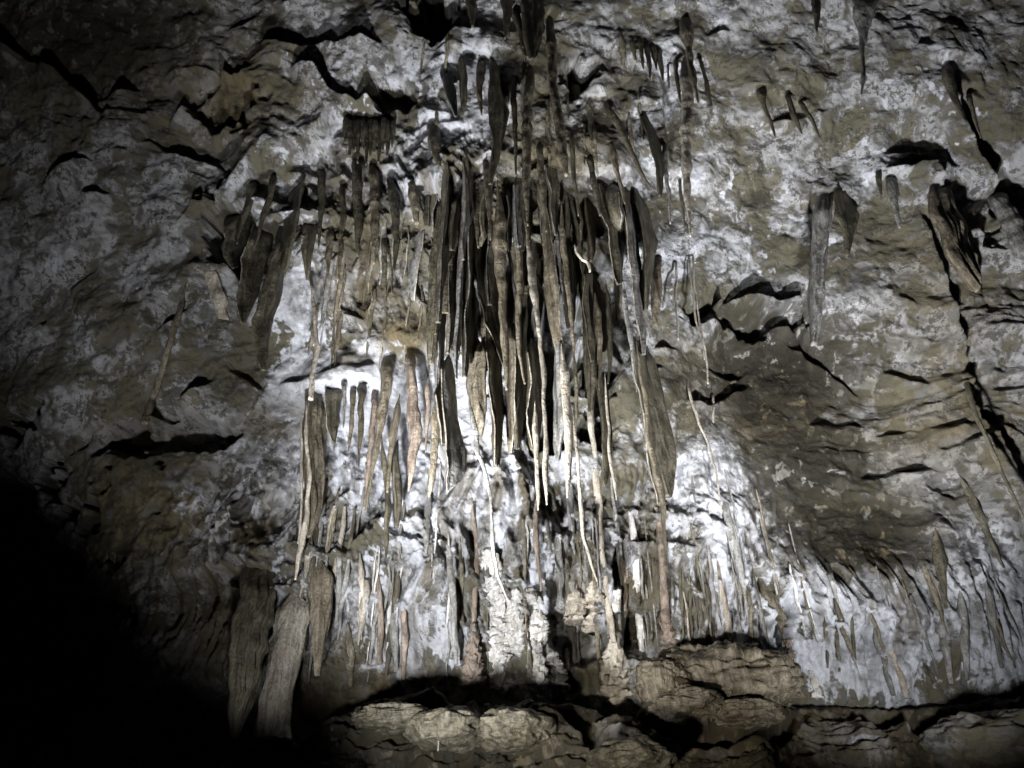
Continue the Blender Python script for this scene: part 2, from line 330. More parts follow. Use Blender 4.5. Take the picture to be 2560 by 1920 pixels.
wall = tag(link('cave_wall', me, mat=M_ROCK), kind='structure')
# depth of the finished wall seen along each sight line (to root the hanging stone in it)
pu, pv = proj(PW); CELL = 8
gi = np.clip(((pv + 330) / CELL).astype(int), 0, 299); gj = np.clip(((pu + 360) / CELL).astype(int), 0, 419)
DEPTH = np.full((300, 420), 99.0); np.minimum.at(DEPTH, (gi.ravel(), gj.ravel()), PW[..., 1].ravel())
def wall_y(u, v):
    i = int(np.clip((v + 330) / CELL, 0, 299)); j = int(np.clip((u + 360) / CELL, 0, 419)); y = DEPTH[i, j]
    return float(y) if y < 50 else float(base_wall(np.array(u), np.array(v))[1])

# ------------------------------------------------------------------ the rock bank along the bottom, and the floor
TOP = pts('-500,1980 300,1960 560,1905 720,1862 850,1805 940,1752 1010,1742 1085,1720 1150,1775 1230,1782 1320,1752 1450,1768 1560,1822 1650,1760 1760,1722 1900,1712 2000,1768 2120,1768 2240,1778 2380,1765 2450,1750 2620,1740 3000,1720')
def build_bank():
    us = np.arange(-400, 2970, 4.0); n = 150
    t = np.linspace(0, 1, n)
    top = np.interp(us, TOP[:, 0], TOP[:, 1]) + 9 * perlin(np.stack([us * 0.02, us * 0, us * 0], -1)) + 4 * perlin(np.stack([us * 0.07, us * 0 + 4, us * 0], -1))
    u = np.repeat(us[None], n, 0); v = top[None] + t[:, None] * (2230 - top[None])
    ytop = 8.85 + 0.2 * perlin(np.stack([us * 0.004, us * 0 + 8, us * 0], -1)) + 0.4 * sstep(1850, 2050, us) + 0.3 * sstep(1050, 850, us)
    y = ytop[None] - 1.35 * t[:, None] ** 0.9
    P = at(u, v, y); p = P.astype(np.float32)
    q = p + 0.25 * np.stack([perlin(p + 9), perlin(p + 19), perlin(p + 29)], -1)
    hh = 0.20 * fbm(q * 0.9 + 60, 3) + 0.10 * fbm(np.stack([q[..., 0] * 1.0, q[..., 1], q[..., 2] * 4.5], -1) * 1.3, 3, 0.55, kind='r') + 0.05 * fbm(q * 4, 3, 0.6) + 0.015 * fbm(q * 13, 2)
    # dark gullies between the ledges
    def gully(s, amp, w):
        g = pts(s); L = np.interp(us, g[:, 0], g[:, 1])[None] + 12 * perlin(np.stack([u * .02, u * 0 + 3, v * .01], -1))
        m = (sstep(g[0, 0] - 30, g[0, 0] + 40, us) * sstep(-g[-1, 0] - 30, -g[-1, 0] + 40, -us))[None]
        return -amp * m * np.exp(-((v - L) / w) ** 4)
    hh += gully('1600,1850 1750,1858 1900,1845 2000,1800', .7, 24) + gully('2170,1800 2300,1815 2400,1840 2560,1900 2700,1900', .7, 26) + gully('1380,1800 1450,1840 1480,1900', .6, 40) + gully('1020,1800 1080,1810 1130,1830', .9, 50) + gully('1900,1765 2060,1750 2170,1770', .4, 10)
    for bu_, bv_, ru_, rv_, am in ((1175, 1880, 60, 50, .5), (1562, 1910, 95, 50, .5), (1360, 1880, 70, 60, .4), (1680, 1800, 80, 50, .4)):
        hh += am * np.exp(-(((u - bu_) / ru_) ** 2 + ((v - bv_) / rv_) ** 2))
    hh *= sstep(0, 0.05, t)[:, None] * 0.9 + 0.1
    P = P + np.array([0, -0.85, 0.52]) * hh[..., None]
    back = [P[0] + np.array([0, dy, dz]) for dy, dz in ((1.6, -0.35), (0.9, -0.16), (0.35, -0.03))]
    P = np.concatenate([np.stack(back), P]); U2 = np.concatenate([u[:3], u]); V2 = np.concatenate([v[:3] * 0 + top[None], v])
    me = mesh_from_grid('rock_bank', P)
    k = fbm(P.astype(np.float32) * 1.1 + 7, 3)
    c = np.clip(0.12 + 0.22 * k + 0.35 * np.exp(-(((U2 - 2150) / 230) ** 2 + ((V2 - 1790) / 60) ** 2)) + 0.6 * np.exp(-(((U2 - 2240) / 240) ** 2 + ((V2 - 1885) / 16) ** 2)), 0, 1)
    br = np.clip(0.95 + 0.4 * k, 0, 1); dk = np.clip(sstep(1000, 600, U2) * 0.8 + sstep(1900, 1500, U2) * 0.25 + 0.45 + 0.45 * k, 0, 1)  # left end darkened in the colour where the foreground is unlit
    ca = me.color_attributes.new('stain_shade', 'FLOAT_COLOR', 'POINT')
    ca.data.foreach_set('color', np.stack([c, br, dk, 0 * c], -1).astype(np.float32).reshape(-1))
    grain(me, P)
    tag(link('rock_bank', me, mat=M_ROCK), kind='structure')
    return P
BANK = build_bank()
bu, bv = proj(BANK)
BD = np.full((300, 420), 99.0)
np.minimum.at(BD, (np.clip(((bv + 330) / CELL).astype(int), 0, 299).ravel(), np.clip(((bu + 360) / CELL).astype(int), 0, 419).ravel()), BANK[..., 1].ravel())
def build_floor():
    x, y = np.meshgrid(np.linspace(-14, 14, 120), np.linspace(-8, 8.2, 90))
    p = np.stack([x, y, 0 * x], -1).astype(np.float32)
    z = -1.65 + 1.9 * sstep(4.2, 7.4, y) + 0.25 * fbm(p * 0.8, 4) * sstep(0.5, 3, np.hypot(x, y))
    me = mesh_from_grid('cave_floor', np.stack([x, y, z], -1)[::-1])
    ca = me.color_attributes.new('stain_shade', 'FLOAT_COLOR', 'POINT')
    c = np.zeros((x.size, 4), np.float32); c[:, 0] = .1; c[:, 1] = .6; ca.data.foreach_set('color', c.reshape(-1))
    grain(me, np.stack([x, y, z], -1)[::-1])
    tag(link('cave_floor', me, mat=M_ROCK), kind='structure')
build_floor()

# ------------------------------------------------------------------ dripstone builders
def smooth(a, k):
    if k < 1: return a
    w = np.exp(-np.linspace(-2, 2, 2 * k + 1) ** 2); w /= w.sum()
    pad = np.concatenate([np.repeat(a[:1], k, 0), a, np.repeat(a[-1:], k, 0)])
    return np.stack([np.convolve(pad[:, i], w, 'valid') for i in range(a.shape[1])], -1)
def resample(p, n):
    d = np.r_[0, np.cumsum(np.hypot(np.diff(p[:, 0]), np.diff(p[:, 1])))]
    s = np.linspace(0, d[-1], n); q = np.stack([np.interp(s, d, p[:, i]) for i in range(p.shape[1])], -1)
    e0, e1 = q[0].copy(), q[-1].copy(); q = smooth(q, max(1, n // (len(p) * 4 + 2))); q[0] = e0; q[-1] = e1
    return q
SEED = [0]
def px_m(P): return (P[..., 1] * CP + P[..., 2] * SP) / F          # metres per photograph pixel at P
def put_mesh(name, P, origin, mat, parent=None):
    me = mesh_from_grid(name, P - origin, close_u=True, cap=True)
    if parent is None: return link(name, me, mat=mat, loc=origin)
    return link(name, me, parent=parent, mat=mat, loc=origin - np.array(parent.location))
def tube_rings(p, y, y1=None, hug=False, rough=0.20, tiers=0.0, flat=0.85, root=True, ribs=0.10, irr=0.32, taper0=False):
    """rings of a tapered round stalactite/stalagmite; p rows are u, v, width in photograph pixels"""
    SEED[0] += 1; sd = SEED[0] * 7.31
    ln = np.hypot(np.diff(p[:, 0]), np.diff(p[:, 1])).sum(); n = int(np.clip(ln / 5, 12, 150)); mseg = 14 if p[:, 2].max() < 34 else 28
    q = resample(p, n); yy = np.linspace(y, y if y1 is None else y1, n)
    if hug:
        hy = np.array([wall_y(a_, b_) for a_, b_ in q[::max(1, n // 6), :2]]); yy = np.interp(np.linspace(0, 1, n), np.linspace(0, 1, len(hy)), hy) + 0.01
    tap_ = 0.35 + 0.65 * sstep(0, 0.14, np.linspace(0, 1, n)) if root else 1.0
    if root: yy = yy + 0.24 * (1 - sstep(0, 0.22, np.linspace(0, 1, n)))
    C = at(q[:, 0], q[:, 1], yy); r = 0.5 * q[:, 2] * px_m(C)
    r = r * tap_; e_ = np.sin(np.pi * np.linspace(0, 1, n)) ** .5
    C[:, 0] += e_ * (0.020 * perlin(np.stack([0 * r + sd, 0 * r + 3, C[:, 2] * 1.6], -1)) + 0.012 * perlin(np.stack([0 * r + sd, 0 * r + 8, C[:, 2] * 5], -1)))
    if taper0: r = r * (0.12 + 0.88 * sstep(0, 0.22, np.linspace(0, 1, n)))
    if irr: r = r * (1 + irr * e_ * (perlin(np.stack([0 * r + sd, 0 * r + 1, C[:, 2] * 1.9], -1)) + 0.6 * perlin(np.stack([0 * r + sd, 0 * r + 5, C[:, 2] * 6.5], -1))))
    if root:                                                       # run the root up and back into the rock
        k = 7; ex = np.stack([C[0] + np.array([0.01 * math.sin(sd) * i, 0.50 * (i / k) ** 1.2, 0.13 * i / k]) for i in range(k, 0, -1)])
        C = np.concatenate([ex, C]); r = np.concatenate([r[0] * (1 + 0.9 * (np.arange(k, 0, -1) / k) ** 1.5), r]); n += k
    a = np.linspace(0, 2 * np.pi, mseg, endpoint=False)
    ring = np.stack([np.cos(a), flat * np.sin(a), 0 * a], -1)
    P = C[:, None] + ring[None] * r[:, None, None]
    ns = np.stack([np.cos(a)[None] * 1.1 + 0 * r[:, None], np.sin(a)[None] * 1.1 + sd + 0 * r[:, None], C[:, 2:3] * 2.2 + 0 * a[None]], -1)
    disp = rough * fbm(ns, 3, 0.6) + rough * 0.6 * perlin(np.stack([0 * r + sd, 0 * r, C[:, 2] * 5.0], -1))[:, None]
    if ribs: disp = disp + ribs * fbm(np.stack([np.cos(a)[None] * 3 + 0 * r[:, None], np.sin(a)[None] * 3 + sd + 0 * r[:, None], C[:, 2:3] * .6 + 0 * a[None]], -1), 2, kind='r')
    if tiers:
        ph = C[:, 2:3] * 8 + 1.6 * perlin(np.stack([C[:, 2:3] * 3 + 0 * a[None], np.cos(a)[None] * .9 + sd + 0 * r[:, None], np.sin(a)[None] * .9 + 0 * r[:, None]], -1))
        disp = disp + tiers * ((ph % 1.0) - 0.5)
    P = C[:, None] + ring[None] * (r[:, None] * (1 + disp))[..., None]
    return P
def root_y(p, y):
    if y is not None: return y
    return wall_y(p[0, 0], p[0, 1]) + 0.01 + 0.001 * p[0, 2]
ALL = []
def stalactite(s, mat, label, y=None, y1=None, group=None, name='stalactite', cat='stalactite', **kw):
    p = pts(s)
    if (y is not None or kw.get('hug')) and 'root' not in kw: kw['root'] = False; kw['taper0'] = True
    y = root_y(p, y); P = tube_rings(p, y, y1, **kw)
    o = put_mesh(name, P, P[0].mean(0), M[mat]); ALL.append(o)
    return tag(o, label, cat, group)
def sheet_rings(L, R, yL, yR, thick, curl=0.05, root=True, serr=0.0):
    SEED[0] += 1; sd = SEED[0] * 3.77
    ln = max(np.hypot(np.diff(L[:, 0]), np.diff(L[:, 1])).sum(), np.hypot(np.diff(R[:, 0]), np.diff(R[:, 1])).sum())
    n = int(np.clip(ln / 5, 14, 150)); m = 9 if thick < .1 else 25
    l = resample(L, n); r = resample(R, n); t = np.linspace(0, 1, n)
    c_ = 0.5 * (l + r); e_ = (np.sin(np.pi * np.clip(t, 0, 1)) ** .5)[:, None]; z_ = 0 * t
    wv = lambda o: (0.30 * perlin(np.stack([z_ + sd, z_ + o, t * ln / 60], -1)) + 0.10 * perlin(np.stack([z_ + sd, z_ + o + 4, t * ln / 22], -1)))[:, None]
    l = l + (l - c_) * e_ * wv(1); r = r + (r - c_) * e_ * wv(2)
    em = 0.22 * (1 - sstep(0, 0.18, t)) if root else 0
    A = at(l[:, 0], l[:, 1], np.full(n, yL) + em); B = at(r[:, 0], r[:, 1], yL + (yR - yL) * (1 - 0.8 * t ** 3) + em)
    s = np.linspace(0, 1, m)
    mid = A[:, None] * (1 - s)[None, :, None] + B[:, None] * s[None, :, None]
    d = B - A; d[:, 2] = 0; ln_ = np.linalg.norm(d, axis=1, keepdims=True) + 1e-6; nrm = np.stack([d[:, 1], -d[:, 0], 0 * d[:, 0]], -1) / ln_
    und = curl * fbm(np.stack([s[None] * 2.2 + 0 * t[:, None], mid[..., 2] * 0.5, sd + 0 * mid[..., 2]], -1), 3, 0.6) * np.minimum(1, ln_ / 0.25)
    und = und + 0.35 * curl * perlin(np.stack([s[None] * 7 + 0 * t[:, None], mid[..., 2] * 0.4, sd + 5 + 0 * mid[..., 2]], -1))
    mid = mid + nrm[:, None] * und[..., None]
    th = thick * (np.sqrt(np.clip(1 - (2 * s - 1) ** 2, 0.06, 1)))[None] * np.minimum(1, ln_ / (2.2 * thick) + 0.12) * (1 + 0.35 * perlin(np.stack([s[None] * 5 + 0 * t[:, None], mid[..., 2] * 3, sd + 9 + 0 * mid[..., 2]], -1)))
    if thick >= .1: th = th * (1 + 0.7 * fbm(np.stack([s[None] * 6 + 0 * t[:, None], mid[..., 2] * 0.35, sd + 2 + 0 * mid[..., 2]], -1), 2, kind='r'))
    f = mid + nrm[:, None] * th[..., None] * 0.5; b = mid - nrm[:, None] * th[..., None] * 0.5
    P = np.concatenate([f, b[:, ::-1]], 1)
    if root:
        k = 6; c0 = P[0].mean(0); ex = np.stack([c0 + (P[0] - c0) * np.array([1 + .25 * i / k, 1 + 1.2 * i / k, 1]) + np.array([0, 0.50 * (i / k) ** 1.2, 0.12 * i / k]) for i in range(k, 0, -1)]); P = np.concatenate([ex, P])
    else:
        k = 6; c0 = P[0].mean(0); ex = np.stack([c0 + (P[0] - c0) * (1 - .9 * (i / k) ** 1.3) + np.array([0, 0.10 * i / k, 0.32 * i / k]) for i in range(k, 0, -1)]); P = np.concatenate([ex, P])
    return P, mid
def drapery(ls, rs, mat, label, near='l', depth=0.35, thick=0.07, y=None, rim=None, group=None, curl=0.05):
    """a thin stone curtain between two outlines; the near edge carries a paler rim"""
    L, R = pts(ls), pts(rs)
    free = y is not None
    y = wall_y(0.5 * (L[0, 0] + R[0, 0]), 0.5 * (L[0, 1] + R[0, 1])) + 0.0 if y is None else y
    yL, yR = (y, y + depth) if near == 'l' else (y + depth, y)
    P, mid = sheet_rings(L, R, yL, yR, thick, curl, root=not free)
    e = bpy.data.objects.new('drapery', None); COL.objects.link(e); e.location = P[0].mean(0); ALL.append(e)
    tag(e, label, 'drapery', group)
    put_mesh('sheet', P, P[0].mean(0), M[mat], e)
    if rim:
        c = mid[:, 0] if near == 'l' else mid[:, -1]
        n = len(c); w = (0.008 + 0.005 * perlin(np.stack([c[:, 2] * 4, c[:, 0] * 9, 0 * c[:, 0]], -1))) * np.r_[np.ones(n - 3), .7, .5, .2]
        a = np.linspace(0, 2 * np.pi, 8, endpoint=False)
        rp = c[:, None] + np.array([0, -0.012, 0]) + np.stack([np.cos(a), np.sin(a), 0 * a], -1)[None] * w[:, None, None]
        put_mesh('rim', rp, rp[0].mean(0), M[rim], e)
    return e
def column(stem, base, mat, bmat, label, y, y1=None, tiers=0.12, rough=0.12, cat='column', ribs=0.06, stem_root=True):
    ps, pb = pts(stem), pts(base); y1 = y if y1 is None else y1
    A = tube_rings(ps, y, y1, 0.12, root=stem_root); B = tube_rings(pb, y1, y1, rough, tiers, 0.9, root=False, ribs=ribs, irr=.15)
    e = bpy.data.objects.new('column', None); COL.objects.link(e); e.location = B[-1].mean(0); ALL.append(e); tag(e, label, cat, kind='thing')
    put_mesh('stem', A, A[0].mean(0), M[mat], e); put_mesh('base', B, B[-1].mean(0), M[bmat], e)
    return e
def stalagmite(s, mat, label, y, rough=0.14, tiers=0.12, ribs=0.08, name='stalagmite', cat='stalagmite', group=None, flat=0.9):
    p = pts(s); P = tube_rings(p, y, y, rough, tiers, flat, root=False, ribs=ribs, irr=.2)
    top = P[0].mean(0); k = 4                                       # rounded head
    cap = [top + (P[0] - top) * math.sin(math.radians(90 * i / k)) + np.array([0, 0, (1 - math.sin(math.radians(90 * i / k)) ** 2) ** .5 * 0.85 * np.linalg.norm(P[0] - top, axis=1).mean()]) for i in (0.3, 1.2, 2.3, 3.2)]
    P = np.concatenate([np.stack(cap), P])
    o = put_mesh(name, P, P[-1].mean(0), M[mat]); ALL.append(o)
    return tag(o, label, cat, group)
def mound(u, v, ru, rv, y, mat, label, rd=None, fringe=0.10, name='flowstone_mound', cat='flowstone', rough=0.14, drip=True):
    SEED[0] += 1; sd = SEED[0] * 5.1
    C = at(np.array(float(u)), np.array(float(v)), y); k = px_m(C); rx, rz = ru * k, rv * k; rd = rx * 0.8 if rd is None else rd
    n, m = 76, 96; th = np.linspace(0.02, math.pi * 0.98, n)[:, None]; a = np.linspace(0, 2 * np.pi, m, endpoint=False)[None]
    d = np.stack([np.sin(th) * np.cos(a), np.sin(th) * np.sin(a), np.cos(th) + 0 * a], -1)
    disp = 1 + 1.5 * rough * fbm(d * 1.5 + sd, 4, 0.45) + 0.02 * fbm(d * 8 + sd, 2)
    zz = np.cos(th) * rz
    if drip:
        rib = fbm(np.stack([np.cos(a) * 7 + 0 * th, np.sin(a) * 7 + sd + 0 * th, zz * 1.5 + 0 * a], -1), 2, kind='r')
        disp = disp + fringe * 0.7 * rib * sstep(0.15, 0.6, np.sin(th))
    ph = (zz * 6.5 + 1.3 * perlin(d * 2.2 + sd)) % 1.0
    disp = disp + (0.09 if drip else 0.03) * (ph - 0.5) * sstep(0.2, 0.6, np.sin(th))
    P = C + d * disp[..., None] * np.array([rx, rd, rz])
    o = put_mesh(name, P, C, M[mat]); ALL.append(o)
    return tag(o, label, cat)
def boulder(u, v, ru, rv, y, label, rd=None):
    SEED[0] += 1; sd = SEED[0] * 9.7
    C = at(np.array(float(u)), np.array(float(v)), y); k = px_m(C); rx, rz = ru * k, rv * k; rd = rx if rd is None else rd
    n, m = 60, 90; th = np.linspace(0.02, math.pi * 0.98, n)[:, None]; a = np.linspace(0, 2 * np.pi, m, endpoint=False)[None]
    d = np.stack([np.sin(th) * np.cos(a), np.sin(th) * np.sin(a), np.cos(th) + 0 * a], -1)
    disp = 1 + 0.22 * fbm(d * 1.3 + sd, 3) + 0.10 * fbm(d * 3 + sd, 3, kind='r') + 0.03 * fbm(d * 11 + sd, 2)
    P = C + d * disp[..., None] * np.array([rx, rd, rz])
    me = mesh_from_grid('boulder', P - C, close_u=True, cap=True)
    ca = me.color_attributes.new('stain_shade', 'FLOAT_COLOR', 'POINT'); c = np.zeros((n * m, 4), np.float32); c[:, 0] = .12; c[:, 1] = .6; ca.data.foreach_set('color', c.reshape(-1))
    grain(me, P)
    o = link('boulder', me, mat=M_ROCK, loc=C); ALL.append(o)
    return tag(o, label, 'boulder')

ORD = ('first', 'second', 'third', 'fourth', 'fifth', 'sixth', 'seventh', 'eighth', 'ninth', 'tenth', 'eleventh', 'twelfth')
# ------------------------------------------------------------------ the central curtain (hangs from the shelf)
YC = wall_y(1350, 440)
drapery('1472,432 1492,480 1505,530 1519,570 1533,650 1547,712', '1522,430 1545,500 1560,560 1563,650 1550,712', 'd', 'black pointed stone blade with pale left edge, right side of the central curtain', depth=.55, rim='p')
drapery('1529,455 1545,502 1557,545 1566,590 1570,650 1580,700 1590,780 1602,840 1607,888', '1552,440 1578,500 1590,560 1598,620 1602,680 1606,750 1610,840 1609,888', 'g', 'long grey blade just right of the black pointed blade in the central curtain', depth=.4, rim='p')
drapery('1572,440 1600,520 1610,600 1608,680 1611,775', '1592,470 1625,560 1640,605 1630,660 1614,778', 'd', 'bulging dark blade at the right end of the central curtain', depth=.4)
drapery('1628,625 1626,700 1628,750 1636,810', '1652,620 1650,690 1646,760 1640,815', 'b', 'short brown hanging blade right of the bulging dark blade', near='r', depth=.2)
stalactite('1243,445,22 1250,540,28 1252,620,30 1251,700,26 1262,830,20 1267,920,14 1266,975,4', 'b', 'smooth brown stalactite with rounded flank in the left half of the central curtain', y=YC - .1)
stalactite('1265,520,8 1270,612,8 1281,685,8 1291,766,8 1300,880,5 1306,930,2', 'g', 'hair-thin grey ribbon between two brown stalactites of the central curtain', y=YC)
stalactite('1285,520,10 1299,644,14 1299,725,16 1293,790,14 1301,890,10 1312,960,4', 'b', 'narrow brown stalactite left of the long pebbly one', y=YC - .05)
stalactite('1312,545,20 1318,600,18 1330,690,19 1342,770,16 1350,850,12 1362,1000,9 1363,1130,13 1365,1200,13 1367,1262,3', 'p', 'long pale pebbly stalactite in front of the black cavity, tip near the white wall', y=YC - .2, rough=.2)
drapery('1342,465 1356,620 1364,720 1376,810 1390,878', '1362,460 1378,610 1394,740 1404,850 1408,880', 'b', 'brown blade with russet right edge over the black cavity', near='r', depth=.3, rim='r', y=YC - .1)
stalactite('1403,855,16 1412,950,20 1418,1050,22 1420,1130,20 1421,1200,13 1418,1245,3', 'p', 'stout pale stalactite with round tip below the russet-edged blade', y=YC - .15)
drapery('1393,868 1386,970 1383,1100 1390,1152', '1407,868 1414,960 1417,1060 1400,1145', 'g', 'grey sheet behind the stout pale stalactite', near='r', depth=.3, y=YC)
stalactite('1403,500,12 1408,620,13 1419,700,13 1425,770,11 1431,830,9 1435,875,8 1433,900,2', 'b', 'slim brown stalactite with hooked tip right of the russet-edged blade', y=YC - .12)
stalactite('1378,470,9 1392,585,9 1402,680,7 1409,760,2', 'g', 'thin grey ribbon above the hooked brown stalactite', y=YC - .05)
stalactite('1424,480,10 1440,560,10 1452,640,8 1458,720,3', 'd', 'short dark ribbon above the pale branching stone', y=YC)
stalactite('1436,608,5 1444,632,7 1456,650,8 1468,655,9 1474,680,4', 'p', 'pale crooked branch of stone amid the dark right half of the central curtain', y=YC - .15, rough=.3)
drapery('1012,545 1013,640 1020,700 1032,752', '1066,545 1056,620 1044,680 1036,752', 'g', 'broad grey leaf-shaped blade at the left end of the central curtain', near='r', depth=.3, rim='p')
drapery('1068,560 1086,645 1088,705 1084,766 1088,830 1090,930 1094,1010', '1102,545 1117,650 1119,750 1112,860 1109,940 1104,1010', 'g', 'long grey sheet second from the left end of the central curtain', depth=.4, rim='p')
drapery('1090,985 1097,1040 1102,1070 1104,1112', '1112,985 1116,1050 1114,1085 1108,1112', 'd', 'dark tapering tail under the long grey sheet', depth=.2, rim='p', y=YC + .1)
drapery('1110,920 1118,1000 1123,1100 1120,1160 1119,1230', '1130,930 1141,1050 1160,1110 1163,1180 1150,1206', 'g', 'broad grey blade with square lower tip in front of the bright white wall', depth=.35, rim='p', y=YC + .1)
drapery('1118,540 1120,640 1126,760 1132,880', '1150,535 1152,640 1150,760 1146,885', 'd', 'wide dark sheet left of centre in the central curtain', depth=.4)
drapery('1142,560 1141,685 1147,766 1159,827 1172,912', '1176,550 1180,660 1184,760 1186,830 1178,910', 'd', 'dark sheet with a pale wavy left edge left of centre', depth=.45, rim='p')
drapery('1187,560 1190,705 1204,766 1216,807 1232,840 1257,910', '1232,540 1236,680 1246,770 1256,840 1262,905', 'd', 'dark slanting sheet just left of the smooth brown stalactite', depth=.4, rim='b')
drapery('1170,890 1172,1000 1180,1040 1196,1090', '1216,880 1216,960 1213,1040 1204,1090', 'b', 'brown pebbly wedge hanging in the lower centre of the curtain', near='r', depth=.25, y=YC + .2)
stalactite('1174,960,9 1174,1013,14 1190,1078,13 1194,1135,11 1210,1167,10 1223,1216,9 1231,1298,8 1231,1359,8 1243,1440,7 1268,1498,3', 'g', 'very long thin winding ribbon crossing the white wall to the ledge', y=YC + .15)
drapery('1214,880 1222,960 1231,1030 1234,1075 1236,1165', '1248,880 1253,960 1256,1040 1252,1080 1246,1168', 'd', 'dark blade with blunt tip against the white wall, left of three', depth=.3, rim='p', y=YC + .05)
drapery('1262,850 1268,950 1271,1050 1275,1132', '1286,850 1287,960 1285,1060 1279,1132', 'b', 'narrow brown blade with long tip against the white wall, middle of three', near='r', depth=.25, rim='p', y=YC + .1)
drapery('1278,930 1286,1010 1286,1080 1291,1124', '1304,925 1303,1040 1298,1080 1293,1124', 'd', 'jagged black blade tip against the white wall, right of three', depth=.3, y=YC + .15)
drapery('1318,880 1326,960 1318,1030 1330,1120', '1345,880 1348,960 1352,1040 1342,1135', 'd', 'dark hollow-sided blade left of the long pale pebbly stalactite', depth=.3, rim='p', y=YC + .1)
stalactite('1338,1000,12 1338,1080,14 1342,1160,12 1344,1240,9 1345,1275,3', 'p', 'pale knobbly stalactite hugging the long pebbly one on its left', y=YC + .05, rough=.24)
drapery('1488,950 1495,1060 1500,1180 1508,1214', '1511,955 1526,1060 1531,1130 1514,1206', 'd', 'black leaf of stone right of the tall pale column', depth=.35, y=YC + .1)
stalactite('1512,930,5 1516,1040,6 1525,1135,7 1537,1216,9 1541,1250,3', 'p', 'thin pale stalactite with beaded tip right of the black leaf of stone', y=YC)
stalactite('1428,1010,6 1446,1135,8 1448,1237,10 1459,1338,10 1478,1410,7 1493,1454,3', 'p', 'thin bent pale stalactite left of the tall pale column', y=YC + .1)
drapery('1576,880 1590,970 1605,1095 1621,1196 1640,1262', '1602,880 1626,990 1650,1100 1661,1170 1660,1262', 'd', 'long black blade with a pale left edge above the russet column', depth=.5, rim='p', y=YC - .1)
stalactite('1590,850,9 1599,910,10 1611,990,10 1620,1094,11 1636,1155,11 1646,1216,12 1656,1277,11 1660,1345,8 1664,1420,6', 'b', 'long brown thread running down the black blade to the russet column', y=YC - .25)
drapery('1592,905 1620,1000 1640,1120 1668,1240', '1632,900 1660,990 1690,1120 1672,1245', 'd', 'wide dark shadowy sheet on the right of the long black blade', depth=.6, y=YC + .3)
stalactite('1558,700,14 1566,790,12 1576,850,11 1585,920,8 1592,980,3', 'g', 'grey stalactite with straight flank above the long black blade', y=YC - .1)
stalactite('1487,730,16 1492,800,14 1498,860,12 1500,920,8 1498,975,3', 'b', 'brown stalactite beside the black cavity, right side', y=YC + .05)
drapery('1455,690 1460,760 1470,830 1478,905', '1484,690 1486,770 1488,840 1482,905', 'd', 'dark blade under the pale crooked branch', depth=.25, rim='b', y=YC)
stalactite('1435,880,10 1440,960,9 1441,1040,7 1438,1090,3', 'd', 'dark spike right of the stout pale stalactite', y=YC + .1)
stalactite('1515,700,12 1519,770,14 1528,840,15 1527,900,10 1520,960,4', 'd', 'lumpy dark stalactite left of the grey straight-flanked one', y=YC + .1)
# russet and brown stalactites left of the curtain
stalactite('965,862,26 968,950,28 956,1020,25 944,1115,15 931,1175,10 919,1237,8 915,1278,3', 'b', 'long brown stalactite curving left from the ledge, longest of the left cluster')
stalactite('1000,985,20 985,1075,18 976,1135,12 972,1196,10 968,1232,4', 'b', 'slim brown stalactite right of the longest in the left cluster', y=wall_y(968, 870) - .05)
stalactite('1025,852,26 1028,950,26 1033,1015,32 1037,1095,28 1029,1175,18 1021,1228,4', 'r', 'stout russet stalactite swelling mid-way, middle of the left cluster')
stalactite('1070,940,15 1068,1050,13 1064,1132,3', 'r', 'short russet spike between the stout russet stalactite and the curtain', y=wall_y(1040, 860))
stalactite('1088,1000,24 1087,1100,19 1078,1215,14 1073,1242,3', 'b', 'pebbly brown stalactite under the second sheet of the curtain', y=YC + .2, rough=.22)
drapery('984,1140 983,1200 988,1240 991,1318', '996,1140 1004,1220 1003,1260 994,1320', 'd', 'flat grey knife-shaped tip against the white wall', depth=.15, y=wall_y(968, 870) + .05)
stalactite('955,1090,15 966,1215,14 972,1280,16 968,1360,10 965,1398,3', 'd', 'dark drooping stalactite tip left of the knife-shaped one', y=wall_y(968, 870) + .1)
drapery('812,960 815,1060 831,1105', '852,955 847,1060 836,1112', 'd', 'short dark triangular blade under the left ledge', depth=.2, rim='p')
stalactite('883,950,14 882,1040,11 876,1090,8 870,1132,2', 'b', 'short brown spike right of the dark triangular blade')
stalactite('905,940,26 902,1080,13 897,1168,3', 'd', 'dark tapered spike hanging from the left ledge')
stalactite('936,950,18 935,1030,15 926,1130,12 918,1200,10 911,1272,3', 'r', 'russet thin stalactite just left of the longest brown one')
stalactite('858,940,12 862,1010,9 858,1070,3', 'g', 'small grey spike at the left ledge between two dark ones')
drapery('748,545 752,600 762,660 766,700', '797,545 782,620 771,700', 'd', 'dark pointed blade above the long left thread', near='r', depth=.2)
stalactite('772,650,8 781,738,9 789,807,10 791,888,11 781,935,10 777,1000,12', 'p', 'long thin pale thread running down to the left ledge')
drapery('777,950 769,1055 773,1155 777,1257 758,1345', '803,962 815,1055 813,1115 794,1216 775,1345', 'b', 'broad brown curtain below the long left thread', depth=.4, rim='p', thick=.1)
stalactite('766,1000,8 768,1100,9 774,1200,10 768,1300,13 750,1380,14 738,1450,4', 'p', 'pale ribbon in front of the broad brown curtain, reaching the fluted column', y=wall_y(790, 960) - .12)
stalactite('752,1010,6 752,1150,6 756,1280,7 745,1360,5', 'p', 'hair-thin pale strand left of the broad brown curtain', y=wall_y(790, 960) - .08)
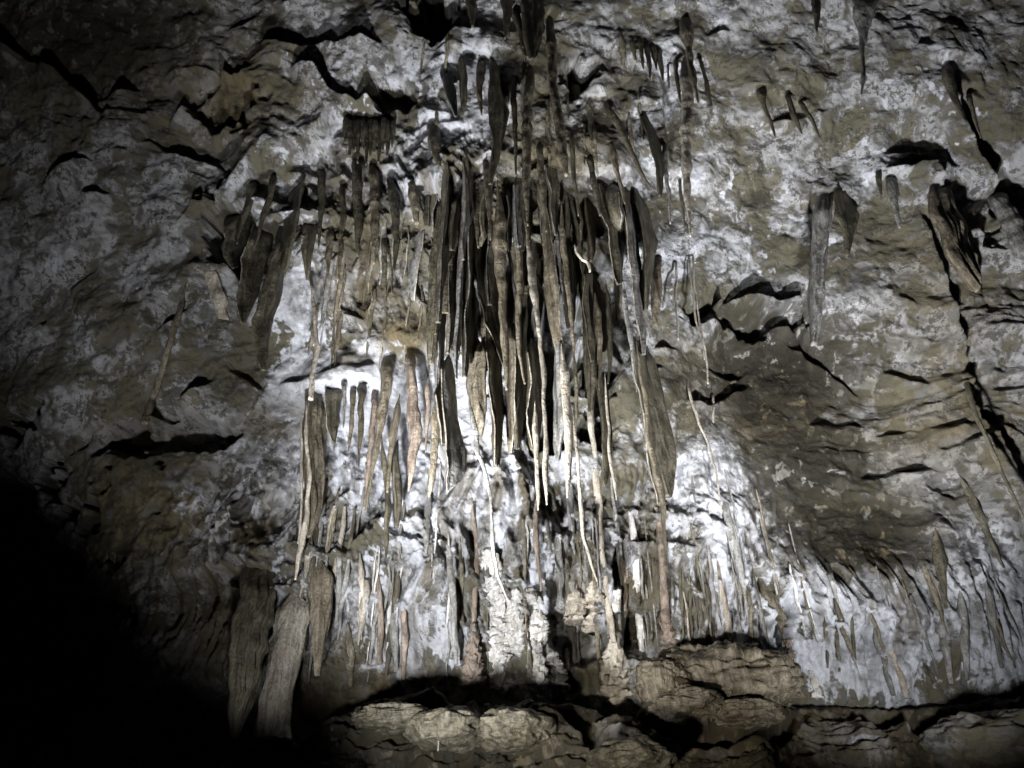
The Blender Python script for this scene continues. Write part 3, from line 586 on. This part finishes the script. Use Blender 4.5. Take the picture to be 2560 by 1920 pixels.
# left dark drapes
drapery('562,545 558,640 582,672', '655,480 628,570 592,668', 'd', 'black slanted blade at the left of the dark left drapes', depth=.35, curl=.03)
drapery('640,560 606,655 588,760 604,808', '692,545 666,640 642,740 608,810', 'd', 'dark grey slanted drape with thin pale left edge', depth=.3, rim='g')
drapery('700,550 682,640 662,700 634,800 642,900 655,926', '742,530 718,640 702,720 682,800 674,880 662,928', 'd', 'longest dark grey drape of the left group, blunt lower end', depth=.35)
drapery('735,470 717,560 702,650', '767,395 752,500 737,600 710,690', 'd', 'dark drape leaning left beside the pale wall', near='r', depth=.25)
stalactite('690,420,16 672,500,14 650,570,10 636,620,3', 'd', 'thin dark spike above the left dark drapes')
stalactite('640,440,22 618,520,18 600,580,8 592,610,3', 'd', 'stubby dark spike leaning left above the black slanted blade')
# upper middle
for i, (x, l) in enumerate(((866, 70), (876, 105), (887, 90), (897, 120), (908, 85), (917, 125), (928, 105), (939, 95), (949, 120), (960, 90), (971, 105), (983, 80))):
    stalactite(f'{x},{288+4*(i%3)},15 {x-1},{288+l*.5},13 {x-3},{288+l},4', 'd', ORD[i] + ' from the left of twelve short dark stalactites fringing the black arch', group='fringe of short stalactites under the black arch', y=wall_y(925, 284) + .04 - .02 * (i % 2), root=True)
stalactite('890,380,26 894,470,24 897,560,20 894,640,6', 'd', 'dark pillar-like stalactite under the left end of the short fringe')
stalactite('932,390,22 936,480,22 938,580,18 934,660,5', 'b', 'brown pillar-like stalactite under the right end of the short fringe')
stalactite('855,440,14 858,540,14 850,640,10 846,700,3', 'b', 'thin brown stalactite left of the two pillar-like ones')
stalactite('975,420,20 985,520,20 990,600,16 985,680,4', 'd', 'dark stalactite between the pillar-like pair and the curtain')
stalactite('958,560,14 962,660,12 965,760,9 962,830,3', 'b', 'long thin brown stalactite over the mottled white wall left of the curtain')
stalactite('828,560,18 822,640,14 818,700,4', 'b', 'small brown stalactite over the rusty patch of wall')
drapery('1098,165 1115,230 1138,292', '1122,150 1136,230 1142,293', 'g', 'grey spike at the left of the upper white wall', depth=.15)
drapery('1135,130 1148,200 1154,250 1152,292', '1158,130 1170,200 1168,250 1156,292', 'd', 'dark curved fang left of the upper white wall', near='r', depth=.15)
stalactite('1208,135,22 1200,200,20 1198,240,14 1205,288,3', 'b', 'ochre stalactite with thin tip on the upper white wall')
drapery('1222,120 1224,260 1232,340 1222,462', '1246,120 1258,230 1273,270 1258,335 1226,462', 'd', 'large dark arrow-shaped blade beside the upper white wall', depth=.3)
drapery('1112,330 1140,365 1160,430 1161,464', '1140,325 1165,365 1172,430 1163,464', 'd', 'dark claw curving right over the white wall above the curtain', near='r', depth=.15)
stalactite('1080,300,30 1088,360,26 1092,400,16 1104,420,4', 'd', 'stubby dark stalactite left of the claw')
stalactite('1176,-20,30 1180,30,22 1181,68,5', 'd', 'dark stub at the top edge beside the black notch')
stalactite('1268,-30,34 1268,40,20 1262,98,4', 'd', 'dark spike at the top edge, left of the broad wedge')
stalactite('1286,20,24 1298,70,18 1308,120,3', 'd', 'thin dark spike between the top-edge spike and the broad wedge')
drapery('1300,-30 1318,60 1330,148', '1380,-30 1350,60 1334,148', 'd', 'broad dark wedge hanging from the top edge', depth=.3, thick=.14)
stalactite('1372,20,24 1381,200,24 1400,325,24 1411,415,18 1416,440,8', 'b', 'long straight brown pole-like stalactite in the upper middle')
stalactite('1328,140,22 1318,300,25 1316,450,17 1319,565,4', 'b', 'long tapered brown stalactite left of the pole-like one')
stalactite('1438,190,24 1446,270,18 1455,345,12 1462,412,3', 'd', 'dark pointed stalactite under the black hollow, left of the pair')
stalactite('1475,190,20 1480,280,12 1482,330,9 1489,382,3', 'd', 'dark pointed stalactite under the black hollow, right of the pair')
stalactite('1496,230,16 1552,325,16 1585,390,13 1610,448,9 1632,472,3', 'd', 'dark ribbon slanting down to the right above the curtain')
drapery('1592,262 1620,340 1641,400 1648,492', '1616,262 1642,350 1654,420 1652,490', 'd', 'black sickle-shaped blade in the upper right middle', depth=.3, rim='b')
stalactite('1706,25,40 1714,60,30 1723,120,19 1733,200,15 1746,258,4', 'b', 'thick-topped brown stalactite casting a shadow near the top right')
stalactite('1745,130,10 1758,180,10 1771,228,10 1781,270,3', 'd', 'thin dark stalactite right of the thick-topped one')
stalactite('1713,110,26 1718,250,28 1714,400,26 1720,500,12 1726,592,3', 'p', 'tall pale pillar stalactite in the upper right with a soft shadow beside it')
stalactite('1688,135,12 1694,200,12 1701,258,3', 'd', 'short dark spike left of the tall pale pillar')
stalactite('1698,430,9 1704,500,8 1712,570,3', 'd', 'thin dark strand beside the lower end of the tall pale pillar')
for i, (a, b_, c) in enumerate(((1580, 95, 60), (1597, 88, 85), (1614, 100, 100), (1630, 105, 70), (1646, 110, 95))):
    stalactite(f'{a},{b_},16 {a+6},{b_+c*.5},13 {a+12},{b_+c},3', 'd', ORD[i] + ' from the left of five small dark stalactites beside the tall pale pillar', group='cluster of small stalactites left of the tall pale pillar')
stalactite('1668,150,8 1671,190,8 1673,225,2', 'g', 'tiny grey spike between the small cluster and the tall pillar')
stalactite('1282,150,14 1284,260,13 1288,360,10 1290,440,4', 'd', 'dark slim stalactite between the arrow-shaped blade and the tapered brown one')
stalactite('1348,330,18 1352,420,16 1360,500,12 1366,580,4', 'b', 'brown stalactite between the tapered one and the pole-like one, at the curtain top')
stalactite('1425,300,12 1432,400,12 1440,480,9 1446,540,3', 'd', 'dark slim stalactite right of the pole-like one, entering the curtain')
stalactite('1470,370,16 1480,430,14 1492,500,9 1500,540,3', 'd', 'dark tapered stalactite at the right curtain top under the slanting ribbon')
stalactite('1520,330,16 1536,400,14 1552,470,9 1562,510,3', 'b', 'brown leaning stalactite under the slanting dark ribbon')
stalactite('1215,380,18 1218,450,16 1222,520,12 1226,600,4', 'b', 'brown stalactite under the arrow-shaped blade at the curtain top')
stalactite('1190,470,16 1192,540,14 1196,620,4', 'd', 'short dark stalactite at the curtain top left of centre')
stalactite('1660,330,12 1664,420,12 1672,500,8 1676,560,3', 'g', 'slim grey stalactite between the black sickle and the tall pale pillar')
stalactite('1030,440,26 1036,500,22 1042,560,10', 'b', 'stubby brown stalactite beside the black notch left of the curtain')
stalactite('800,400,18 806,480,16 800,560,12 796,620,4', 'd', 'dark stalactite between the left drapes and the pillar-like pair')
# upper right wall
stalactite('2040,-30,26 2041,30,18 2042,84,4', 'd', 'small dark spike at the top edge of the right wall')
stalactite('2168,-30,74 2160,50,40 2155,110,12 2158,200,9 2153,240,3', 'g', 'grey stalactite with broad root and thin tail at the top right')
stalactite('1898,212,30 1912,260,13 1930,310,9 1939,345,3', 'b', 'hooked brown stalactite with round head on the right wall')
stalactite('1966,222,13 1985,290,15 2006,335,3', 'd', 'dark blade-like spike, left of the leaning pair on the right wall')
stalactite('1992,240,11 2030,300,10 2052,350,3', 'd', 'long leaning dark spike, right of the leaning pair on the right wall')
stalactite('2355,150,32 2385,240,20 2416,305,6', 'd', 'dark thick spike near the right edge above the slanting ridge')
stalactite('2418,220,13 2436,290,10 2452,345,3', 'b', 'thin brown spike near the right edge beside the slanting ridge')
drapery('2083,450 2085,540 2106,590 2117,640', '2104,455 2150,535 2142,565 2120,640', 'd', 'dark two-lobed blade on the middle of the right wall', depth=.2)
drapery('2040,470 2038,600 2030,700 2028,862', '2072,465 2077,560 2062,650 2040,864', 'g', 'tall grey pilaster left of the two-lobed blade', depth=.12, thick=.12)
stalactite('2225,430,26 2230,480,20 2240,530,16 2250,570,4', 'g', 'pale wedge-shaped stalactite under the right ledge')
stalactite('2195,420,14 2200,455,12 2204,490,3', 'd', 'tiny dark spike at the left end of the right ledge')
drapery('2325,430 2326,540 2380,650 2442,730', '2356,480 2402,560 2446,690', 'b', 'big ochre drape slanting right at the right side', depth=.25, thick=.12)
stalactite('2400,900,16 2418,960,14 2436,1030,12 2475,1110,10 2510,1190,9 2565,1310,6', 'd', 'very long dark thread slanting down the right side')
stalactite('2395,1180,18 2440,1270,20 2480,1360,16 2510,1420,4', 'd', 'dark slanted strand low on the right side under the long thread', hug=True)
stalactite('2480,480,40 2530,560,50 2570,640,40', 'g', 'thick grey stub at the right edge')
# threads down the white cascade on the right
for k, q in enumerate(('1720,590,4 1728,700,4 1740,800,5 1764,880,5 1770,960,4', '1728,600,4 1738,720,4 1752,820,5 1762,900,4', '1690,620,5 1690,760,6 1696,850,4', '1718,900,5 1722,980,6 1745,1050,6 1770,1110,6 1790,1190,5 1803,1270,4', '1745,960,4 1752,1060,5 1772,1130,5', '1765,980,4 1772,1060,5 1790,1120,5', '1782,960,5 1786,1060,6 1800,1130,5')):
    stalactite(q, 'p', 'hair-thin pale drip thread on the wall above the white cascade', group='drip threads above the white cascade', rough=.1)
# ------------------------------------------------------------------ standing stone along the ledge
def bank_y(u, v):
    i = int((v + 330) / CELL); j = int((u + 360) / CELL); y = BD[max(0, i - 1):i + 2, max(0, j - 1):j + 2].min()
    return float(y) if y < 50 else 8.0
column('1160,1180,7 1180,1245,10 1191,1345,11 1193,1400,13 1187,1490,13 1185,1566,10', '1185,1560,14 1183,1620,32 1181,1672,40 1181,1712,48 1175,1760,44 1168,1812,38 1166,1880,44', 'r', 'r', 'slender russet column with swollen ringed foot, left of the ledge mounds', y=YC + .5, y1=7.7)
column('1448,905,9 1465,950,11 1475,1033,13 1487,1135,13 1491,1216,15 1497,1298,16 1503,1380,16 1515,1460,17 1527,1550,15 1535,1606,13', '1535,1600,16 1537,1645,42 1543,1690,62 1552,1735,78 1560,1780,84 1562,1822,80 1564,1900,90', 'p', 'p', 'tallest thin pale column standing on a cream tiered stalagmite', y=YC + .1, y1=7.5, tiers=.13, rough=.2, ribs=.16)
column('1640,1268,12 1650,1330,15 1657,1400,18 1661,1490,20 1666,1560,24', '1667,1555,26 1673,1600,36 1678,1640,46 1680,1690,60 1682,1760,80', 'r', 'r', 'russet column widening into the striped flowstone right of centre', y=7.6, y1=7.9, tiers=.1, stem_root=False)
column('1890,1415,18 1920,1497,24 1953,1550,25 1972,1610,24', '1972,1600,25 1980,1650,26 1986,1700,28 1992,1745,34', 'b', 'r', 'leaning pinkish brown column at the right white wall', y=8.9, y1=8.6, tiers=.08)
stalagmite('1222,1385,36 1235,1450,46 1250,1500,48 1256,1550,50 1252,1610,58 1245,1660,38 1238,1722,22', 'w', 'knobbly white pillar bulging and thinning downward beside the russet column', y=8.75, tiers=.07, ribs=.2)
stalagmite('1330,1478,22 1335,1520,52 1340,1570,54 1338,1612,44', 'w', 'brilliant white stubby stalagmite at the middle of the ledge', y=9.0)
stalagmite('1290,1482,30 1290,1530,42 1290,1590,46 1292,1640,44', 'w', 'white stalagmite touching the brilliant white one on its left', y=8.95)
stalactite('1338,1245,9 1341,1347,15 1348,1410,11 1352,1478,4', 'r', 'russet spike hanging above the brilliant white stalagmite', y=8.4)
stalactite('1553,1378,22 1565,1450,17 1563,1528,6', 'r', 'short pinkish stalactite between the tall pale column and the russet column')
stalagmite('1335,1605,28 1345,1680,42 1360,1760,40 1370,1840,36', 'g', 'grey pillar descending the front of the central mound', y=8.4)
stalagmite('1385,1640,30 1392,1690,44 1400,1740,46', 'g', 'small grey stalagmite beside the grey pillar', y=8.6)
stalagmite('1440,1470,22 1440,1510,44 1436,1560,52', 'p', 'pale spotted knob, left of the knob pair behind the ledge', y=9.1)
stalagmite('1485,1462,24 1486,1510,46 1486,1580,50', 'p', 'pale spotted knob, right of the knob pair behind the ledge', y=9.1)
stalagmite('1545,1455,10 1543,1490,20 1540,1530,24', 'w', 'small white point beside the tall pale column', y=9.0)
stalagmite('1418,1625,10 1420,1660,12 1424,1700,18', 'p', 'tiny pale finger standing in the black hollow', y=8.6)
stalagmite('1583,1610,26 1590,1650,62 1598,1710,72 1602,1800,66 1604,1880,70', 'g', 'grey flowstone cascade against the right of the tiered stalagmite', y=7.75, ribs=.22)
mound(1660, 1705, 62, 54, 8.5, 'b', 'pinkish fluted dome under the russet column', fringe=.2)
mound(1805, 1715, 180, 92, 8.95, 'b', 'wide layered flowstone dome right of the russet column', rd=.6, fringe=.16)
mound(1720, 1770, 95, 36, 8.5, 'b', 'low brown shelf below the left of the layered dome', rd=.4)
mound(1860, 1790, 85, 30, 8.5, 'b', 'low broken shelf below the right of the layered dome', rd=.35)
mound(1130, 1830, 110, 46, 8.2, 'd', 'dark smooth mound at the bottom, left of the central pillar', rd=.5, drip=False)
mound(1290, 1832, 105, 50, 8.2, 'd', 'grey brown mound at the bottom under the grey pillar', rd=.5, drip=False)
mound(1575, 1905, 105, 45, 7.3, 'd', 'rounded grey mound at the bottom edge under the tiered stalagmite', rd=.5, drip=False)
mound(990, 1800, 100, 30, 8.4, 'd', 'slanting brown rock hump left of the arch hollow', rd=.4, drip=False)
stalagmite('1085,1876,18 1086,1900,40 1088,1960,52', 'p', 'small pale rounded stalagmite at the bottom edge', y=7.7)
stalagmite('1010,1905,12 1010,1920,20 1010,1960,28', 'p', 'tiny pale knob at the bottom edge left of the pale rounded stalagmite', y=7.7)
stalactite('1101,1780,9 1099,1830,6 1095,1878,3', 'g', 'thin grey drip thread inside the arch hollow', y=7.9, root=False)
stalagmite('2028,1680,12 2034,1705,18 2044,1745,24', 'w', 'small white leaning stalagmite on the right ledge', y=8.85)
stalactite('2185,1570,20 2200,1620,20 2215,1672,17 2234,1738,12', 'g', 'brown streaked rib leaning right down the bright right wall', hug=True)
stalactite('2222,1610,22 2238,1660,17 2252,1692,15 2268,1745,13', 'p', 'pale rib beside the brown streaked one, right wall', hug=True)
stalactite('2350,1540,20 2364,1620,24 2378,1710,10', 'g', 'short grey rib at the right end of the bright wall', hug=True)
stalactite('2398,1460,16 2410,1560,22 2415,1620,22 2418,1700,8', 'g', 'long grey rib next to the right end of the bright wall', hug=True)
stalactite('2338,1320,24 2348,1400,28 2358,1470,20 2366,1520,5', 'd', 'dark brown strand above the grey ribs on the right', hug=True)
stalactite('2462,1440,14 2482,1540,20 2505,1670,8', 'g', 'slanted grey rib nearest the right edge', hug=True)
for k, (x, t, l) in enumerate(((1700, 1400, 190), (1722, 1420, 180), (1745, 1440, 150), (1768, 1390, 200), (1850, 1430, 150), (1872, 1450, 180), (2060, 1540, 130), (2090, 1560, 120), (2130, 1530, 140))):
    stalactite(f'{x},{t},8 {x+4},{t+l*.5},9 {x+9},{t+l},4', 'd', ORD[k] + ' from the left of nine thin dark ribs on the fluted white wall', group='dark ribs down the fluted white wall', rough=.12, hug=True)
RIBLAB = ('short grey leftmost', 'pale slim', 'pinkish tall', 'grey rightmost-leaning', 'pinkish low', 'brown low', 'long grey', 'dark slim')
# left foot of the wall
drapery('612,1400 600,1480 580,1580 570,1700 575,1850', '690,1420 680,1560 662,1640 636,1745 590,1850', 'd', 'wide olive drape at the lower left beside the dark', near='l', depth=.25, thick=.16)
stalactite('738,1455,44 736,1520,70 728,1600,64 706,1680,60 688,1760,62 680,1850,74', 'p', 'broad tan fluted column-like drape at the lower left', y=wall_y(736, 1500) - .05, ribs=.28, rough=.1, irr=.1, flat=.6)
stalactite('796,1385,40 800,1440,52 800,1520,44 798,1600,30 794,1690,10', 'b', 'brown fluted drape under the arched lip, right of the tan fluted one', y=wall_y(800, 1440) - .03, ribs=.28, rough=.1, irr=.1, flat=.6)
drapery('340,1110 300,1200 265,1280 245,1320 255,1420 268,1478', '372,1110 348,1220 326,1320 302,1400 274,1476', 'b', 'isolated reddish brown drape at the edge of the dark lower left', near='l', depth=.25, thick=.16)
stalactite('470,690,10 450,770,14 425,860,16 395,960,14 360,1060,18', 'b', 'brown strand slanting down the left wall to the dark lower left', hug=True)
stalactite('520,660,30 545,740,36 560,800,24', 'p', 'pale tan flowstone streak on the left wall', hug=True)
for k, q in enumerate(('850,1330,12 848,1450,14 840,1560,8', '900,1380,14 905,1480,16 900,1600,8', '940,1400,12 950,1540,18 948,1660,10', '975,1440,16 985,1560,20 990,1680,12', '1010,1500,14 1012,1600,16 1008,1700,10', '870,1560,18 880,1640,20 876,1720,10', '1120,1330,14 1128,1430,16 1136,1560,14 1140,1660,10', '1150,1340,12 1152,1440,14 1156,1560,10')):
    stalactite(q, 'gprgrbgd'[k], RIBLAB[k] + ' flowstone rib on the pale wall above the lower left ledge', group='flowstone ribs on the pale lower wall', rough=.14, hug=True)
boulder(2480, 1860, 130, 70, 8.75, 'brown angular rock at the lower right edge', rd=.6)
# filler blades that make up the dense middle of the curtain
R = random.Random(11)
for i in range(60):
    u = R.uniform(1075, 1560); v0 = 440 + 0.13 * abs(u - 1450) + R.uniform(-90, 70); ln = R.uniform(120, 420) * (0.55 if u > 1480 else 1); w = R.choice((3, 3.5, 4, 5, 6, 8, 11))
    lean = 0.10 * (u - 1280) / 250
    if 1290 < u < 1470 and v0 + ln > 760: ln = R.uniform(90, 240)
    c = [(u + lean * k * ln + R.uniform(-4, 4), v0 + ln * k, w * a * R.uniform(.7, 1.3)) for k, a in ((0, 1.5), (.15, 1.15), (.35, .9), (.6, .65), (.8, .4), (1, .06))]
    drapery(' '.join('%.1f,%.0f' % (x - q, y) for x, y, q in c), ' '.join('%.1f,%.0f' % (x + q, y) for x, y, q in c), R.choice('ddbgd'), 'thin blade packed inside the dense upper part of the central curtain', near=R.choice('llr'), depth=R.uniform(.1, .4), thick=R.uniform(.05, .12), y=wall_y(u, 440) + R.uniform(-.15, .5), rim=R.choice(('g', 'b', None)), group='thin blades packed in the central curtain')
for i, (a, b_, v1) in enumerate(((1085, 1130, 820), (1125, 1175, 900), (1165, 1215, 960), (1205, 1250, 860), (1245, 1290, 900), (1280, 1325, 860), (1318, 1360, 820), (1352, 1398, 760), (1390, 1440, 820), (1430, 1475, 760), (1468, 1512, 880), (1505, 1545, 820), (1290, 1310, 1050), (1440, 1470, 1030))):  # dark sheets added to black out the shaded gaps behind the blades
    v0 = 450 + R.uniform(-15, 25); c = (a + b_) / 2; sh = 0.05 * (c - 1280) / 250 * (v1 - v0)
    drapery(f'{a},{v0:.0f} {a+6+sh*.4:.0f},{(v0+v1)/2:.0f} {c-7+sh:.0f},{v1-60} {c+sh:.0f},{v1}', f'{b_},{v0:.0f} {b_-2+sh*.4:.0f},{(v0+v1)/2:.0f} {c+9+sh:.0f},{v1-70} {c+2+sh:.0f},{v1}', 'd', 'dark sheet added behind the central curtain to fill its shaded gaps', near='lr'[i % 2], depth=.4, thick=.09, y=YC + R.uniform(.35, .8), group='dark sheets added behind the central curtain')

def hug_rib(u, v0, v1, w, mat):
    n = 7; vv = np.linspace(v0, v1, n); uu = u + 0.10 * (u - 1280) / 250 * (vv - v0) * .9 + np.array([R.uniform(-3, 3) for _ in vv])
    yy = np.array([wall_y(a, b) for a, b in zip(uu, vv)]); yy = np.convolve(np.r_[yy[:1], yy, yy[-1:]], [.25, .5, .25], 'valid') - 0.01
    pp = np.stack([uu, vv, w * np.array([.5, .9, 1, .95, .8, .55, .15])], -1)
    m_ = 40; q = resample(np.column_stack([pp, yy]), m_); C = at(q[:, 0], q[:, 1], q[:, 3]); r = .5 * q[:, 2] * px_m(C)
    SEED[0] += 1; a = np.linspace(0, 2 * np.pi, 12, endpoint=False); ring = np.stack([np.cos(a), .8 * np.sin(a), 0 * a], -1)
    d = 1 + .3 * fbm(np.stack([np.cos(a)[None] * 1.2 + 0 * r[:, None], np.sin(a)[None] * 1.2 + SEED[0] * 3.3 + 0 * r[:, None], C[:, 2:3] * 2.5 + 0 * a[None]], -1), 3)
    return C[:, None] + ring[None] * (r[:, None] * d)[..., None]
def rib_row(n, u0, u1, va, vb, l0, l1, widths, mats, label, group):
    for i in range(n):
        u = R.uniform(u0, u1); v0 = R.uniform(va, vb); v1 = min(v0 + R.uniform(l0, l1), 1705); mt = R.choice(mats)
        P = hug_rib(u, v0, v1, R.choice(widths), mt)
        tag(put_mesh('flowstone_rib', P, P[0].mean(0), M[mt]), label, 'rib', group)
rib_row(80, 680, 1980, 1150, 1500, 120, 330, (4, 5, 6, 8, 10, 14, 20), 'gggbpwd', 'slim vertical rib in the fluted flowstone of the lower wall', 'ribs of the fluted lower wall')
rib_row(26, 790, 1090, 430, 860, 90, 230, (4, 6, 8, 12, 16), 'bdbg', 'slim brown streak of dripstone on the wall left of the central curtain', 'dripstone streaks left of the central curtain')
rib_row(11, 1960, 2520, 1400, 1560, 90, 200, (5, 8, 12, 16), 'gggb', 'slim grey streak of dripstone on the bright lower right wall', 'dripstone streaks of the bright lower right wall')
rib_row(16, 1050, 1650, 60, 330, 70, 170, (6, 8, 12, 16), 'ddb', 'small dark dripstone fin on the upper wall above the curtain', 'small fins above the curtain')
